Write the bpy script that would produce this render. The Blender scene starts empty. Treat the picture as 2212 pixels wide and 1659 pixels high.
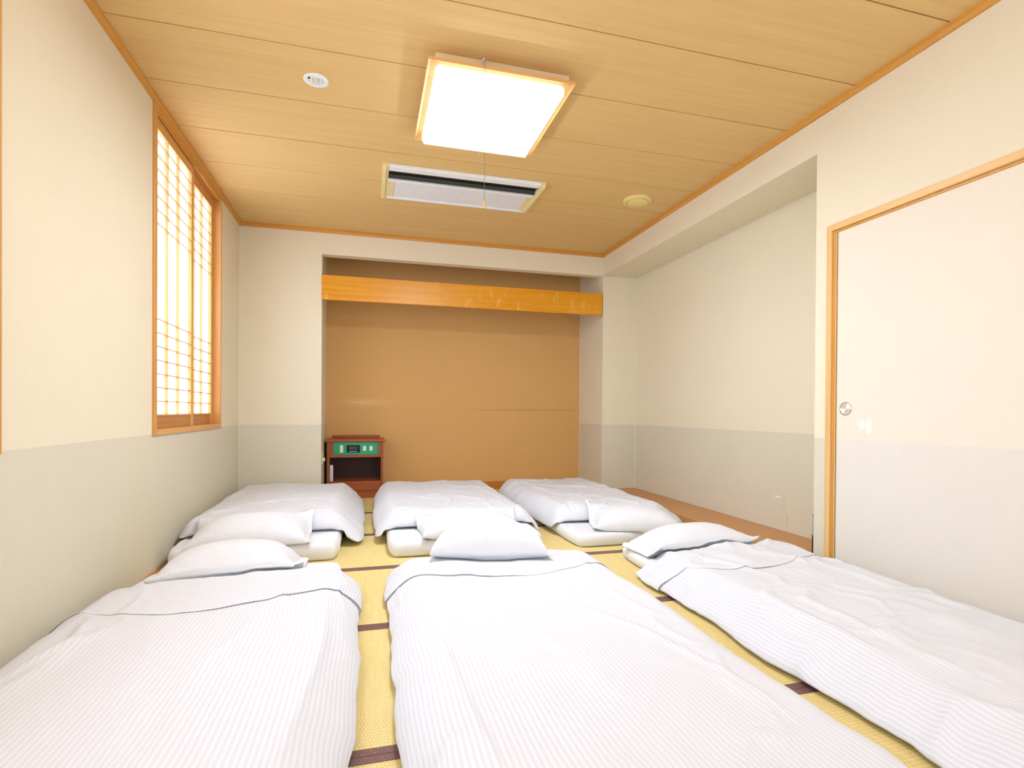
import bpy, math
import numpy as np
from mathutils import Matrix, Vector

# ------------------------------------------------------------------ camera, world, lights, exposure
W_PX, H_PX = 2212.0, 1659.0
F_PX, CY = 1152.66, 895.43
YAW, PITCH, ROLL = math.radians(15.158), math.radians(-0.3505), math.radians(-0.3702)
CAM_H = 0.927
S = bpy.context.scene
COL = S.collection
fw = Vector((math.sin(YAW) * math.cos(PITCH), math.cos(YAW) * math.cos(PITCH), math.sin(PITCH)))
rt = Vector((math.cos(YAW), -math.sin(YAW), 0))
up = rt.cross(fw)
R_ = rt * math.cos(ROLL) - up * math.sin(ROLL)
U_ = rt * math.sin(ROLL) + up * math.cos(ROLL)
cam_d = bpy.data.cameras.new('camera')
cam = bpy.data.objects.new('camera', cam_d)
COL.objects.link(cam)
B_ = -fw
cam.matrix_world = Matrix(((R_.x, U_.x, B_.x, 0), (R_.y, U_.y, B_.y, 0), (R_.z, U_.z, B_.z, CAM_H), (0, 0, 0, 1)))
cam_d.sensor_fit = 'HORIZONTAL'
cam_d.sensor_width = 36
cam_d.lens = F_PX / W_PX * 36
cam_d.shift_y = (CY - H_PX / 2) / W_PX
cam_d.clip_start = 0.02
S.camera = cam

world = bpy.data.worlds.new('world')
S.world = world
world.use_nodes = True
bg = world.node_tree.nodes['Background']
bg.inputs[0].default_value = (0.80, 0.90, 1.0, 1)
bg.inputs[1].default_value = 1.0

S.view_settings.view_transform = 'Standard'
S.view_settings.look = 'None'
S.view_settings.gamma = 1
S.view_settings.use_curve_mapping = False
S.view_settings.exposure = 0.06

LAMP = 35.0          # ceiling lamp diffuser
PAPER = 2.9          # daylight through the paper of the side window
PAPER_2 = 4.4        # side window beside the camera
PAPER_ADDED = 2.6     # unseen wide window added behind the camera to light the foreground

# ------------------------------------------------------------------ helpers
def lin(c):
    return tuple((x / 12.92 if x <= 0.04045 else ((x + 0.055) / 1.055) ** 2.4) for x in (v / 255.0 for v in c)) + (1,)

class MB:
    def __init__(s): s.v = []; s.f = []
    def add(s, vs, fs):
        n = len(s.v); s.v += [tuple(p) for p in vs]; s.f += [tuple(i + n for i in f) for f in fs]; return s
    def box(s, x0, x1, y0, y1, z0, z1, c=0.0):
        x0, x1 = min(x0, x1), max(x0, x1); y0, y1 = min(y0, y1), max(y0, y1); z0, z1 = min(z0, z1), max(z0, z1)
        if c <= 0:
            vs = [(x, y, z) for z in (z0, z1) for y in (y0, y1) for x in (x0, x1)]
            return s.add(vs, [(0, 2, 3, 1), (4, 5, 7, 6), (0, 1, 5, 4), (2, 6, 7, 3), (0, 4, 6, 2), (1, 3, 7, 5)])
        # chamfered box: three vertices per corner
        lo = (x0, y0, z0); hi = (x1, y1, z1)
        c = min(c, (x1 - x0) * .49, (y1 - y0) * .49, (z1 - z0) * .49)
        vs = []
        idx = {}
        for a in (0, 1):
            for b in (0, 1):
                for d in (0, 1):
                    P = [lo[0] if a == 0 else hi[0], lo[1] if b == 0 else hi[1], lo[2] if d == 0 else hi[2]]
                    sg = [1 if a == 0 else -1, 1 if b == 0 else -1, 1 if d == 0 else -1]
                    for k in range(3):
                        q = [P[j] + (0 if j == k else sg[j] * c) for j in range(3)]
                        idx[(a, b, d, k)] = len(vs); vs.append(q)
        fs = []
        I = lambda a, b, d, k: idx[(a, b, d, k)]
        for a in (0, 1):
            f = [I(a, 0, 0, 0), I(a, 1, 0, 0), I(a, 1, 1, 0), I(a, 0, 1, 0)]; fs.append(f if a else f[::-1])
            f = [I(0, a, 0, 1), I(1, a, 0, 1), I(1, a, 1, 1), I(0, a, 1, 1)]; fs.append(f[::-1] if a else f)
            f = [I(0, 0, a, 2), I(1, 0, a, 2), I(1, 1, a, 2), I(0, 1, a, 2)]; fs.append(f if a else f[::-1])
        for a in (0, 1):
            for b in (0, 1):
                fs.append([I(a, b, 0, 0), I(a, b, 1, 0), I(a, b, 1, 1), I(a, b, 0, 1)])
                fs.append([I(a, 0, b, 0), I(a, 1, b, 0), I(a, 1, b, 2), I(a, 0, b, 2)])
                fs.append([I(0, a, b, 1), I(1, a, b, 1), I(1, a, b, 2), I(0, a, b, 2)])
                for d in (0, 1):
                    fs.append([I(a, b, d, 0), I(a, b, d, 1), I(a, b, d, 2)])
        return s.add(vs, fs)
    def lathe(s, prof, cx, cy, cz, n=48, axis='z'):
        vs = []; fs = []
        for (r, h) in prof:
            for i in range(n):
                a = 2 * math.pi * i / n
                u, v = r * math.cos(a), r * math.sin(a)
                if axis == 'z': vs.append((cx + u, cy + v, cz + h))
                elif axis == 'x': vs.append((cx + h, cy + u, cz + v))
                else: vs.append((cx + u, cy + h, cz + v))
        m = len(prof)
        for k in range(m - 1):
            for i in range(n):
                j = (i + 1) % n
                fs.append((k * n + i, k * n + j, (k + 1) * n + j, (k + 1) * n + i))
        fs.append(tuple(range(n))[::-1]); fs.append(tuple((m - 1) * n + i for i in range(n)))
        return s.add(vs, fs)
    def tube(s, pts, r, n=10):
        pts = [Vector(p) for p in pts]; vs = []; fs = []
        for k, p in enumerate(pts):
            d = (pts[min(k + 1, len(pts) - 1)] - pts[max(k - 1, 0)]).normalized()
            a = d.orthogonal().normalized(); b = d.cross(a)
            rr = r[k] if isinstance(r, (list, tuple)) else r
            for i in range(n):
                t = 2 * math.pi * i / n
                vs.append(p + a * rr * math.cos(t) + b * rr * math.sin(t))
        for k in range(len(pts) - 1):
            for i in range(n):
                j = (i + 1) % n
                fs.append((k * n + i, k * n + j, (k + 1) * n + j, (k + 1) * n + i))
        fs.append(tuple(range(n))[::-1]); fs.append(tuple((len(pts) - 1) * n + i for i in range(n)))
        return s.add(vs, fs)
    def prism(s, poly, a0, a1, axis='x'):
        """poly in the two other axes, extruded along axis"""
        n = len(poly); vs = []
        for a in (a0, a1):
            for (p, q) in poly:
                vs.append((a, p, q) if axis == 'x' else (p, a, q) if axis == 'y' else (p, q, a))
        fs = [tuple(range(n))[::-1], tuple(range(n, 2 * n))]
        for i in range(n):
            j = (i + 1) % n; fs.append((i, j, j + n, i + n))
        return s.add(vs, fs)
    def build(s, name, mat, parent=None, smooth=False, loc=None):
        me = bpy.data.meshes.new(name)
        off = Vector(loc) if loc else Vector((0, 0, 0))
        base = off
        p = parent
        while p is not None:
            base = base + p.location; p = p.parent
        me.from_pydata([(x - base.x, y - base.y, z - base.z) for (x, y, z) in s.v], [], s.f)
        me.update()
        import bmesh
        b = bmesh.new(); b.from_mesh(me); bmesh.ops.recalc_face_normals(b, faces=b.faces); b.to_mesh(me); b.free()
        me.materials.append(mat)
        if smooth:
            me.shade_smooth()
            try: me.set_sharp_from_angle(angle=math.radians(38))
            except Exception: pass
        o = bpy.data.objects.new(name, me); COL.objects.link(o)
        o.location = off
        o.parent = parent
        return o

def tag(o, label=None, cat=None, group=None, kind=None):
    if label: o['label'] = label
    if cat: o['category'] = cat
    if group: o['group'] = group
    if kind: o['kind'] = kind
    return o
def empty(name, loc, label, cat, group=None):
    o = bpy.data.objects.new(name, None); COL.objects.link(o); o.location = loc
    o.empty_display_size = 0.1
    return tag(o, label, cat, group)

# ------------------------------------------------------------------ materials
class NT:
    def __init__(s, name, rough=0.6, spec=0.3):
        m = bpy.data.materials.new(name); m.use_nodes = True
        s.m = m; s.t = m.node_tree; s.b = s.t.nodes['Principled BSDF']
        s.b.inputs['Roughness'].default_value = rough
        s.b.inputs['Specular IOR Level'].default_value = spec
    def n(s, kind, **kw):
        nd = s.t.nodes.new(kind)
        for k, v in kw.items():
            if k.startswith('i_'):
                nd.inputs[k[2:].replace('_', ' ')].default_value = v
            else: setattr(nd, k, v)
        return nd
    def l(s, a, b): s.t.links.new(a, b)
    def coord(s, scale=(1, 1, 1)):
        tc = s.n('ShaderNodeTexCoord'); mp = s.n('ShaderNodeMapping'); mp.inputs['Scale'].default_value = scale
        s.l(tc.outputs['Object'], mp.inputs['Vector']); return mp.outputs['Vector']
    def noise(s, scale, vec, detail=4, rough=0.55, dist=0.0):
        n = s.n('ShaderNodeTexNoise'); n.inputs['Scale'].default_value = scale; n.inputs['Detail'].default_value = detail
        n.inputs['Roughness'].default_value = rough; n.inputs['Distortion'].default_value = dist
        s.l(vec, n.inputs['Vector']); return n.outputs['Fac']
    def ramp(s, fac, stops):
        r = s.n('ShaderNodeValToRGB'); s.l(fac, r.inputs[0])
        e = r.color_ramp.elements
        while len(e) < len(stops): e.new(0.5)
        for k, (p, c) in enumerate(stops): e[k].position = p; e[k].color = c
        return r.outputs[0]
    def math(s, op, a, b=None, c=None, clamp=False):
        n = s.n('ShaderNodeMath'); n.operation = op; n.use_clamp = clamp
        for k, x in enumerate((a, b, c)):
            if x is None: continue
            if isinstance(x, (int, float)): n.inputs[k].default_value = x
            else: s.l(x, n.inputs[k])
        return n.outputs[0]
    def mix(s, fac, a, b, blend='MIX'):
        n = s.n('ShaderNodeMix'); n.data_type = 'RGBA'; n.blend_type = blend
        for k, x in ((0, fac), (6, a), (7, b)):
            if isinstance(x, (int, float)): n.inputs[k].default_value = x
            elif isinstance(x, tuple): n.inputs[k].default_value = x
            else: s.l(x, n.inputs[k])
        return n.outputs[2]
    def bump(s, h, strength=0.3, dist=0.002):
        n = s.n('ShaderNodeBump'); n.inputs['Strength'].default_value = strength; n.inputs['Distance'].default_value = dist
        s.l(h, n.inputs['Height']); s.l(n.outputs[0], s.b.inputs['Normal'])
    def color(s, x):
        if isinstance(x, tuple): s.b.inputs['Base Color'].default_value = x
        else: s.l(x, s.b.inputs['Base Color'])
    def ellipse(s, axes, cx, cy, rx, ry, soft=0.35):
        """mask of an ellipse in object space on the two named axes"""
        tc = s.n('ShaderNodeTexCoord'); sp = s.n('ShaderNodeSeparateXYZ'); s.l(tc.outputs['Object'], sp.inputs[0])
        a = s.math('DIVIDE', s.math('SUBTRACT', sp.outputs[axes[0]], cx), rx)
        b = s.math('DIVIDE', s.math('SUBTRACT', sp.outputs[axes[1]], cy), ry)
        r = s.math('SQRT', s.math('ADD', s.math('MULTIPLY', a, a), s.math('MULTIPLY', b, b)))
        mr = s.n('ShaderNodeMapRange'); mr.interpolation_type = 'SMOOTHSTEP'
        s.l(r, mr.inputs[0]); mr.inputs[1].default_value = 1 + soft; mr.inputs[2].default_value = 1 - soft
        return mr.outputs[0]

def plain(name, c, rough=0.5, spec=0.3, metal=0.0, var=0.06):
    t = NT(name, rough, spec); v = t.coord(); n = t.noise(35, v, 3)
    a = lin(c); d = tuple(x * (1 - var) for x in a[:3]) + (1,)
    t.color(t.ramp(n, [(0.3, d), (0.7, a)])); t.b.inputs['Metallic'].default_value = metal
    return t.m

DADO = 0.783
def wallpaper(name, upper, lower, marks=()):
    t = NT(name, 0.85, 0.2)
    v = t.coord(); fine = t.noise(160, v, 3, 0.6); big = t.noise(1.7, v, 3, 0.5)
    fib = t.noise(60, t.coord((1, 1, 0.18)), 4, 0.6)
    tc = t.n('ShaderNodeTexCoord'); sp = t.n('ShaderNodeSeparateXYZ'); t.l(tc.outputs['Object'], sp.inputs[0])
    m = t.math('LESS_THAN', sp.outputs[2], DADO)
    c = t.mix(m, lin(upper), lin(lower))
    k = t.math('ADD', t.math('MULTIPLY', fine, 0.07), t.math('ADD', t.math('MULTIPLY', big, 0.06), t.math('MULTIPLY', fib, 0.03)))
    k = t.math('ADD', k, 0.92)
    hs = t.n('ShaderNodeHueSaturation'); t.l(c, hs.inputs['Color']); t.l(k, hs.inputs['Value'])
    out = hs.outputs[0]
    for (axes, cx, cy, rx, ry, soft, col, amt) in marks:
        e = t.math('MULTIPLY', t.ellipse(axes, cx, cy, rx, ry, soft), amt)
        out = t.mix(e, out, lin(col))
    t.color(out)
    t.bump(t.math('ADD', fine, fib), 0.25, 0.001)
    return t.m

def wood(name, dark, light, axis=0, scale=1.0, rough=0.4, spec=0.35, lo=0.25, hi=0.75, marks=False):
    t = NT(name, rough, spec)
    sc = [38 * scale] * 3; sc[axis] = 1.2 * scale
    v = t.coord(tuple(sc)); n = t.noise(1.0, v, 5, 0.6, 0.4)
    sc2 = [160 * scale] * 3; sc2[axis] = 3 * scale
    n2 = t.noise(1.0, t.coord(tuple(sc2)), 3, 0.6)
    f = t.math('ADD', t.math('MULTIPLY', n, 0.7), t.math('MULTIPLY', n2, 0.3))
    c = t.ramp(f, [(lo, lin(dark)), (hi, lin(light))])
    if marks:   # pale patches: the board's shiny streaks put into the colour
        p = t.noise(1.0, t.coord((9, 9, 3.0)), 3, 0.6, 1.2)
        mk = t.ramp(p, [(0.56, (0, 0, 0, 1)), (0.66, (1, 1, 1, 1))])
        q = t.math('MULTIPLY', mk, 0.28)
        c = t.mix(q, c, lin((252, 208, 130)))
        t.l(t.math('ADD', t.math('MULTIPLY', mk, 0.2), rough), t.b.inputs['Roughness'])
    t.color(c); t.bump(n2, 0.15, 0.001)
    return t.m

M = {}
UP, LO = (237, 225, 197), (221, 212, 188)
M['wall'] = wallpaper('wallpaper_cream', UP, LO)
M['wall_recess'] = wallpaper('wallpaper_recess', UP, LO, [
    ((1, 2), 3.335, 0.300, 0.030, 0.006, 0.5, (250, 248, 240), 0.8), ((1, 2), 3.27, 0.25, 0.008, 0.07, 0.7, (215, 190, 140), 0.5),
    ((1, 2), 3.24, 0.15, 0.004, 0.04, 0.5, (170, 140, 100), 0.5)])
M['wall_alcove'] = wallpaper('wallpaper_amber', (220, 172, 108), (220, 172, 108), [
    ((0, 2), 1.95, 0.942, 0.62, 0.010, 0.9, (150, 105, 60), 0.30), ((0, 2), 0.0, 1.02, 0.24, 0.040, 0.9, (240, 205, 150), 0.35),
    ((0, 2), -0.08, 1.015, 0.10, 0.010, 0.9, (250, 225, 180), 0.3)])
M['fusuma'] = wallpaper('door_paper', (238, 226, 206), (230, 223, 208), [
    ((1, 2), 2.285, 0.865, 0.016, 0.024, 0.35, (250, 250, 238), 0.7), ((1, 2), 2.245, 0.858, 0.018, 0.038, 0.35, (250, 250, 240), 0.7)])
M['bead'] = plain('corner_bead', (244, 236, 212), 0.7)
M['trim'] = wood('wood_trim_orange', (204, 140, 54), (228, 170, 86), 1)
M['trim_x'] = wood('wood_trim_orange_across', (200, 134, 48), (224, 162, 76), 0)
M['trim_z'] = wood('wood_upright', (202, 138, 66), (228, 172, 100), 2)
M['sash_y'] = wood('sash_wood', (214, 148, 76), (234, 182, 112), 1)
M['sash_z'] = wood('sash_wood_upright', (214, 148, 76), (234, 182, 112), 2)
M['kick'] = wood('kick_board_wood', (178, 112, 50), (206, 142, 76), 1)
M['door_z'] = wood('door_frame_wood', (222, 174, 104), (240, 200, 140), 2)
M['door_y'] = wood('door_frame_wood_across', (222, 174, 104), (240, 200, 140), 1)
M['door_in'] = wood('door_frame_inner', (204, 138, 50), (226, 166, 76), 2)
M['beam'] = wood('lintel_board', (214, 132, 8), (244, 174, 36), 0, 0.8, 0.32, 0.4, marks=True)
M['ceil'] = wood('ceiling_board', (218, 178, 112), (232, 196, 134), 0, 0.9, 0.6, 0.2)
M['gap'] = plain('ceiling_gap', (104, 56, 18), 0.8)
M['board'] = wood('recess_board', (192, 138, 84), (208, 156, 102), 1, 0.8, 0.45)
M['skirt'] = wood('alcove_skirting', (186, 110, 40), (206, 134, 58), 0)

def mat_tatami():
    t = NT('tatami_rush', 0.55, 0.35)
    v = t.coord()
    br = t.n('ShaderNodeTexBrick'); t.l(v, br.inputs['Vector'])
    br.inputs['Scale'].default_value = 1.0
    br.inputs['Brick Width'].default_value = 0.011; br.inputs['Row Height'].default_value = 0.0145
    br.inputs['Mortar Size'].default_value = 0.0014; br.inputs['Mortar Smooth'].default_value = 0.6
    br.inputs['Color1'].default_value = lin((240, 220, 156)); br.inputs['Color2'].default_value = lin((232, 210, 142))
    br.inputs['Mortar'].default_value = lin((206, 176, 100))
    n = t.noise(1.0, t.coord((60, 6, 6)), 4)
    c = t.mix(0.35, br.outputs['Color'], t.ramp(n, [(0.3, lin((220, 192, 116))), (0.7, lin((244, 222, 152)))]))
    t.color(c); t.bump(br.outputs['Fac'], -0.35, 0.001)
    return t.m
M['tatami'] = mat_tatami()
def mat_border():
    t = NT('tatami_border_cloth', 0.45, 0.5)
    v = t.coord(); vo = t.n('ShaderNodeTexVoronoi'); vo.inputs['Scale'].default_value = 75; t.l(v, vo.inputs['Vector'])
    c = t.ramp(vo.outputs['Distance'], [(0.16, lin((168, 92, 74))), (0.30, lin((116, 84, 78)))])
    t.color(c); return t.m
M['border'] = mat_border()

def mat_cloth(name, c0, c1, stripes=True, pitch=0.016):
    t = NT(name, 0.8, 0.15)
    t.b.inputs['Sheen Weight'].default_value = 0.15
    v = t.coord()
    if stripes:
        tc = t.n('ShaderNodeTexCoord'); sp = t.n('ShaderNodeSeparateXYZ'); t.l(tc.outputs['Object'], sp.inputs[0])
        w = t.noise(1.5, v, 2)
        at = t.n('ShaderNodeAttribute'); at.attribute_name = 'strip'
        x = t.math('ADD', at.outputs['Fac'], t.math('MULTIPLY', w, 0.01))
        s_ = t.math('SINE', t.math('MULTIPLY', x, 2 * math.pi / pitch))
        m = t.n('ShaderNodeMapRange'); m.interpolation_type = 'SMOOTHSTEP'; t.l(s_, m.inputs[0])
        m.inputs[1].default_value = -0.5; m.inputs[2].default_value = 0.5
        t.color(t.mix(m.outputs[0], lin(c0), lin(c1)))
        r = t.math('ADD', t.math('MULTIPLY', m.outputs[0], -0.25), 0.8); t.l(r, t.b.inputs['Roughness'])
    else:
        t.color(t.ramp(t.noise(3, v, 2), [(0.3, lin(c0)), (0.7, lin(c1))]))
    t.bump(t.noise(11, v, 4, 0.55, 1.0), 0.45, 0.008)
    return t.m
M['quilt'] = mat_cloth('comforter_satin_stripe', (217, 218, 222), (226, 227, 230))
M['sheet'] = mat_cloth('white_sheet', (226, 226, 226), (232, 232, 233), False)
M['pillow'] = mat_cloth('pillow_cotton', (224, 225, 226), (230, 230, 232), False)

def emit(name, c, e, base=(245, 245, 240)):
    t = NT(name, 0.6, 0.2); t.color(lin(base))
    t.b.inputs['Emission Color'].default_value = c + (1,); t.b.inputs['Emission Strength'].default_value = e
    return t.m
M['lamp'] = emit('lamp_diffuser', (0.86, 0.96, 1.14), LAMP)
M['lamp_rim'] = emit('lamp_diffuser_rim', (0.98, 0.98, 1.0), 1.5)
M['paper'] = emit('shoji_paper', (0.78, 0.95, 1.25), PAPER)
M['paper_side'] = emit('shoji_paper_side', (0.76, 0.95, 1.28), PAPER_2)
M['paper_added'] = emit('shoji_paper_added', (0.80, 0.95, 1.22), PAPER_ADDED)
M['cream'] = plain('cream_plastic', (240, 224, 166), 0.45)
M['cream_disc'] = plain('yellowed_plastic', (242, 220, 142), 0.45)
M['white'] = plain('white_plastic', (244, 245, 246), 0.4)
M['panel'] = plain('pale_grey_panel', (238, 237, 238), 0.45)
M['metal'] = plain('brushed_metal', (190, 190, 188), 0.3, 0.5, 0.9)
M['chrome'] = plain('chrome', (225, 225, 222), 0.22, 0.5, 1.0)
M['chrome_d'] = plain('chrome_dull', (190, 176, 158), 0.45, 0.5, 0.7)
M['plate_tan'] = plain('satin_tan', (206, 190, 168), 0.4, 0.5)
M['plate_bright'] = plain('satin_bright', (244, 245, 246), 0.3, 0.6)
M['black'] = plain('black_plastic', (18, 17, 16), 0.4)
M['dark_grey'] = plain('grey_louver', (56, 56, 50), 0.4)
M['lampwood'] = wood('lamp_frame_wood', (210, 154, 84), (232, 184, 116), 0, 1, 0.4)
M['lampbase'] = wood('lamp_base_wood', (224, 196, 146), (240, 216, 172), 0, 1, 0.6)
M['cord'] = plain('cord_grey', (120, 110, 95), 0.7)
M['bell'] = plain('cord_bell_yellow', (236, 190, 90), 0.4)
M['stand'] = wood('nightstand_wood', (132, 68, 30), (168, 98, 48), 2, 1, 0.35)
M['stand_x'] = wood('nightstand_wood_across', (138, 68, 28), (178, 98, 48), 0, 1, 0.35)
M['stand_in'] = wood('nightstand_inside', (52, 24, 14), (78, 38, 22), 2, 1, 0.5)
M['green'] = plain('green_panel', (42, 164, 122), 0.45)
M['switch'] = plain('switch_cream', (242, 226, 180), 0.45)
def mat_film():
    t = NT('clear_film', 0.08, 0.5); t.color((1, 1, 1, 1)); t.b.inputs['Alpha'].default_value = 0.25
    t.bump(t.noise(30, t.coord(), 3, 0.6, 1.5), 0.9, 0.01); return t.m
M['film'] = mat_film()

# ------------------------------------------------------------------ room dimensions (metres, camera at x = y = 0)
XL, XR, XR2 = -1.174, 2.5565, 2.970
YB, YA, YF, YR = 5.543, 6.211, 2.5825, -1.30
ZC, ZB = 2.702, 2.4566
XA = -0.437
G, G0 = 0.487, 2.8017
TS, T0 = 0.8785, 1.4731
ZBOARD = 0.057
XM = 0.69          # seam between the two mats of a row
TH = 0.12          # wall thickness

def struct(name, mb, m, label, cat):
    return tag(mb.build(name, m), label, cat, kind='structure')

# floor: slab with single tatami mats on it
fl = MB().box(XL - TH, XR2 + TH, YR - TH, YA + TH, -0.10, -0.03)
floor = struct('floor', fl, M['kick'], 'floor of yellow woven tatami mats with dark cloth borders', 'floor')
def mat(x0, x1, y0, y1, b0=True, b1=True):
    g = 0.0008
    o = MB().box(x0 + g, x1 - g, y0 + g, y1 - g, -0.03, 0.0, 0.002).build('tatami_mat', M['tatami'], floor)
    for on, ya, yb in ((b0, y0 + g, y0 + 0.032), (b1, y1 - 0.032, y1 - g)):
        if on:
            MB().box(x0 + g, x1 - g, ya, yb, -0.012, 0.0016, 0.0006).build('tatami_border', M['border'], o)
for k in range(-3, 4):
    y0 = T0 + k * TS
    mat(XL + 0.03, XM, y0, y0 + TS); mat(XM, XR, y0, y0 + TS)
y0 = T0 + 4 * TS
mat(XL + 0.03, XA, y0, YB, True, False)
MB().box(XL, XL + 0.03, YR, YB, -0.03, 0.0005, 0.001).build('edge_strip', M['kick'], floor)
mat(XA, XM + 0.3, y0, y0 + TS, True, False); mat(XM + 0.3, XR, y0, y0 + TS, True, False)
mat(XA, XR, y0 + TS, YA, False, False)

# brown board along the recess on the right
tag(MB().box(XR + 0.001, XR2, YF, YB, -0.03, ZBOARD, 0.003).build('recess_board', M['board']),
    'low brown wooden board filling the floor of the right wall recess', 'board', kind='structure')

# ceiling of wide boards
ceil = struct('ceiling', MB().box(XL - TH, XR2 + TH, YR - TH, YA + TH, ZC + 0.012, ZC + 0.1), M['gap'],
              'ceiling of wide pale wooden boards separated by dark grooves', 'ceiling')
y1 = YB
ys = [G0 + k * G for k in range(-9, 6)]
edges = [YR] + [y for y in ys if y > YR + 0.05] + [YB]
for a, b in zip(edges[:-1], edges[1:]):
    gw = 0.0036
    MB().box(XL, XR, a + gw, b - gw, ZC, ZC + 0.012, 0.0012).build('ceiling_board', M['ceil'], ceil)

# window helper along the left wall (opening y0..y1, z0..z1)
WZ0, WZ1 = 0.775, ZC - 0.040
def shoji_window(n, y0, y1, far_first, paper, label, bars_near, bars_far, split):
    root = tag(MB().box(XL - 0.045, XL + 0.012, y0, y0 + 0.045, WZ0, WZ1, 0.002)
               .build('window_%d' % n, M['trim_z']), label, 'window', kind='structure')
    MB().box(XL - 0.09, XL + 0.012, y1 - 0.022, y1, WZ0, WZ1, 0.002).build('window_jamb', M['trim_z'], root)
    MB().box(XL - 0.09, XL + 0.012, y0 + 0.045, y1 - 0.022, WZ0, WZ0 + 0.034, 0.002).build('window_sill', M['sash_y'], root)
    MB().box(XL - 0.09, XL + 0.012, y0 + 0.045, y1 - 0.022, WZ1 - 0.026, WZ1, 0.002).build('window_head', M['trim'], root)
    MB().box(XL - 0.005, XL + 0.006, y0 + 0.045, y1 - 0.022, WZ1 - 0.040, WZ1 - 0.026, 0.001).build('head_track', M['trim'], root)
    def sash(name, a, b, xf, bars, s0, s1):
        zb, zt = WZ0 + 0.034, WZ1 - 0.026
        d = 0.026
        o = MB().box(xf - d, xf, a, a + s0, zb, zt, 0.0015).build(name, M['sash_z'], root)
        MB().box(xf - d, xf, b - s1, b, zb, zt, 0.0015).build('stile', M['sash_z'], o)
        MB().box(xf - d, xf, a + s0, b - s1, 2.560, zt, 0.0015).build('top_rail', M['sash_y'], o)
        MB().box(xf - d, xf - 0.002, a + s0, b - s1, 0.886, 0.896, 0.001).build('lower_rail', M['sash_y'], o)
        MB().box(xf - d + 0.002, xf - 0.008, a + s0, b - s1, zb, 0.886, 0.0005).build('kick_board', M['kick'], o)
        MB().box(xf - d + 0.001, xf - d + 0.003, a + s0, b - s1, 0.896, 2.560).build('paper', paper, o)
        for y in bars:
            MB().box(xf - d + 0.003, xf - 0.006, y - 0.004, y + 0.004, 0.896, 2.560).build('muntin', M['sash_z'], o)
        for k in range(7):
            for z in (0.973 + 0.0805 * k, 2.494 - 0.0798 * k):
                MB().box(xf - d + 0.005, xf - 0.004, a + s0, b - s1, z - 0.003, z + 0.003).build('muntin', M['sash_y'], o)
        return o
    sash('sash', y0 + 0.030, split + 0.040, XL - 0.010, bars_near, 0.05, 0.046)
    sash('sash', split, y1 - 0.022, XL - 0.046, bars_far, 0.046, 0.05)
    return root
shoji_window(1, 3.437, 4.867, True, M['paper'], 'tall paper window with wooden lattice in two sliding sashes near the far left corner',
             [3.545, 3.735, 3.930], [4.21 + .18, 4.572], 4.175)
shoji_window(2, 0.720, 2.137, True, M['paper_side'], 'second lattice paper window, only its wooden edge showing at left border of the photo',
             [0.828, 1.018, 1.213], [1.67, 1.855], 1.458)

# left wall, pieces around the two windows (one mesh)
w = MB()
def wl(y0, y1, z0, z1): w.box(XL - TH, XL, y0, y1, z0, z1)
wl(YR - TH, 0.720, -0.05, ZC + .03); wl(0.720, 2.137, -0.05, WZ0); wl(0.720, 2.137, WZ1, ZC + .03)
wl(2.137, 3.437, -0.05, ZC + .03); wl(3.437, 4.867, -0.05, WZ0); wl(3.437, 4.867, WZ1, ZC + .03)
wl(4.867, YA + TH, -0.05, ZC + .03)
struct('wall_left', w, M['wall'], 'cream papered left wall with a greyer band below', 'wall')

# back wall: left pier + beam over the alcove + right return
w = MB().box(XL, XA, YB, YA + TH, -0.05, ZC + .03)
w.box(XA, XR, YB, YB + 0.105, ZB, ZC + .03)
w.box(XR, XR2 + TH, YB, YA + TH, -0.05, ZC + .03)
back = struct('wall_back', w, M['wall'], 'cream papered far wall: left pier, beam over the alcove and right pier', 'wall')
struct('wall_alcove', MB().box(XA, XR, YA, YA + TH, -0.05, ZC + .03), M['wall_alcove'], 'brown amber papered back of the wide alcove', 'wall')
tag(MB().box(XA, XR, YA - 0.018, YA, 0.0, 0.088, 0.002).build('baseboard_alcove', M['skirt']), 'orange wooden skirting along the foot of the alcove', 'baseboard', kind='structure')
# right wall
DY0, DZ = 2.505, 2.003
w = MB().box(XR, XR2 + TH, DY0, YF, -0.05, ZC + .03)
w.box(XR, XR + TH, YR - TH, DY0, DZ, ZC + .03)
w.box(XR, XR + TH, YR - TH, -0.99, -0.05, DZ)
w.box(XR, XR2 + TH, YF, YB, ZB, ZC + .03)
struct('wall_right', w, M['wall'], 'cream papered right wall above the sliding door with a beam running to the corner', 'wall')
struct('wall_recess', MB().box(XR2, XR2 + TH, YF, YB, -0.05, ZB), M['wall_recess'], 'cream papered back of the shallow recess in the right wall, scuffed low down', 'wall')
# thin light beads along the inside corners
for nm, x, y, z0, z1 in (('trim_1', XL + .0015, YB - .0015, 0, ZC - .04), ('trim_2', XR - .0015, YA - .0015, .09, ZB + .2),
                         ('trim_3', XR, YB, 0.06, ZB), ('trim_4', XR2 - .0015, YB - .0015, ZBOARD, ZB), ('trim_5', XR - .001, YB - .001, ZB, ZC - .04)):
    tag(MB().box(x - .0018, x + .0018, y - .0018, y + .0018, z0, z1).build(nm, M['bead']), 'thin pale bead along a wall corner', 'trim', kind='structure')

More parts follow.
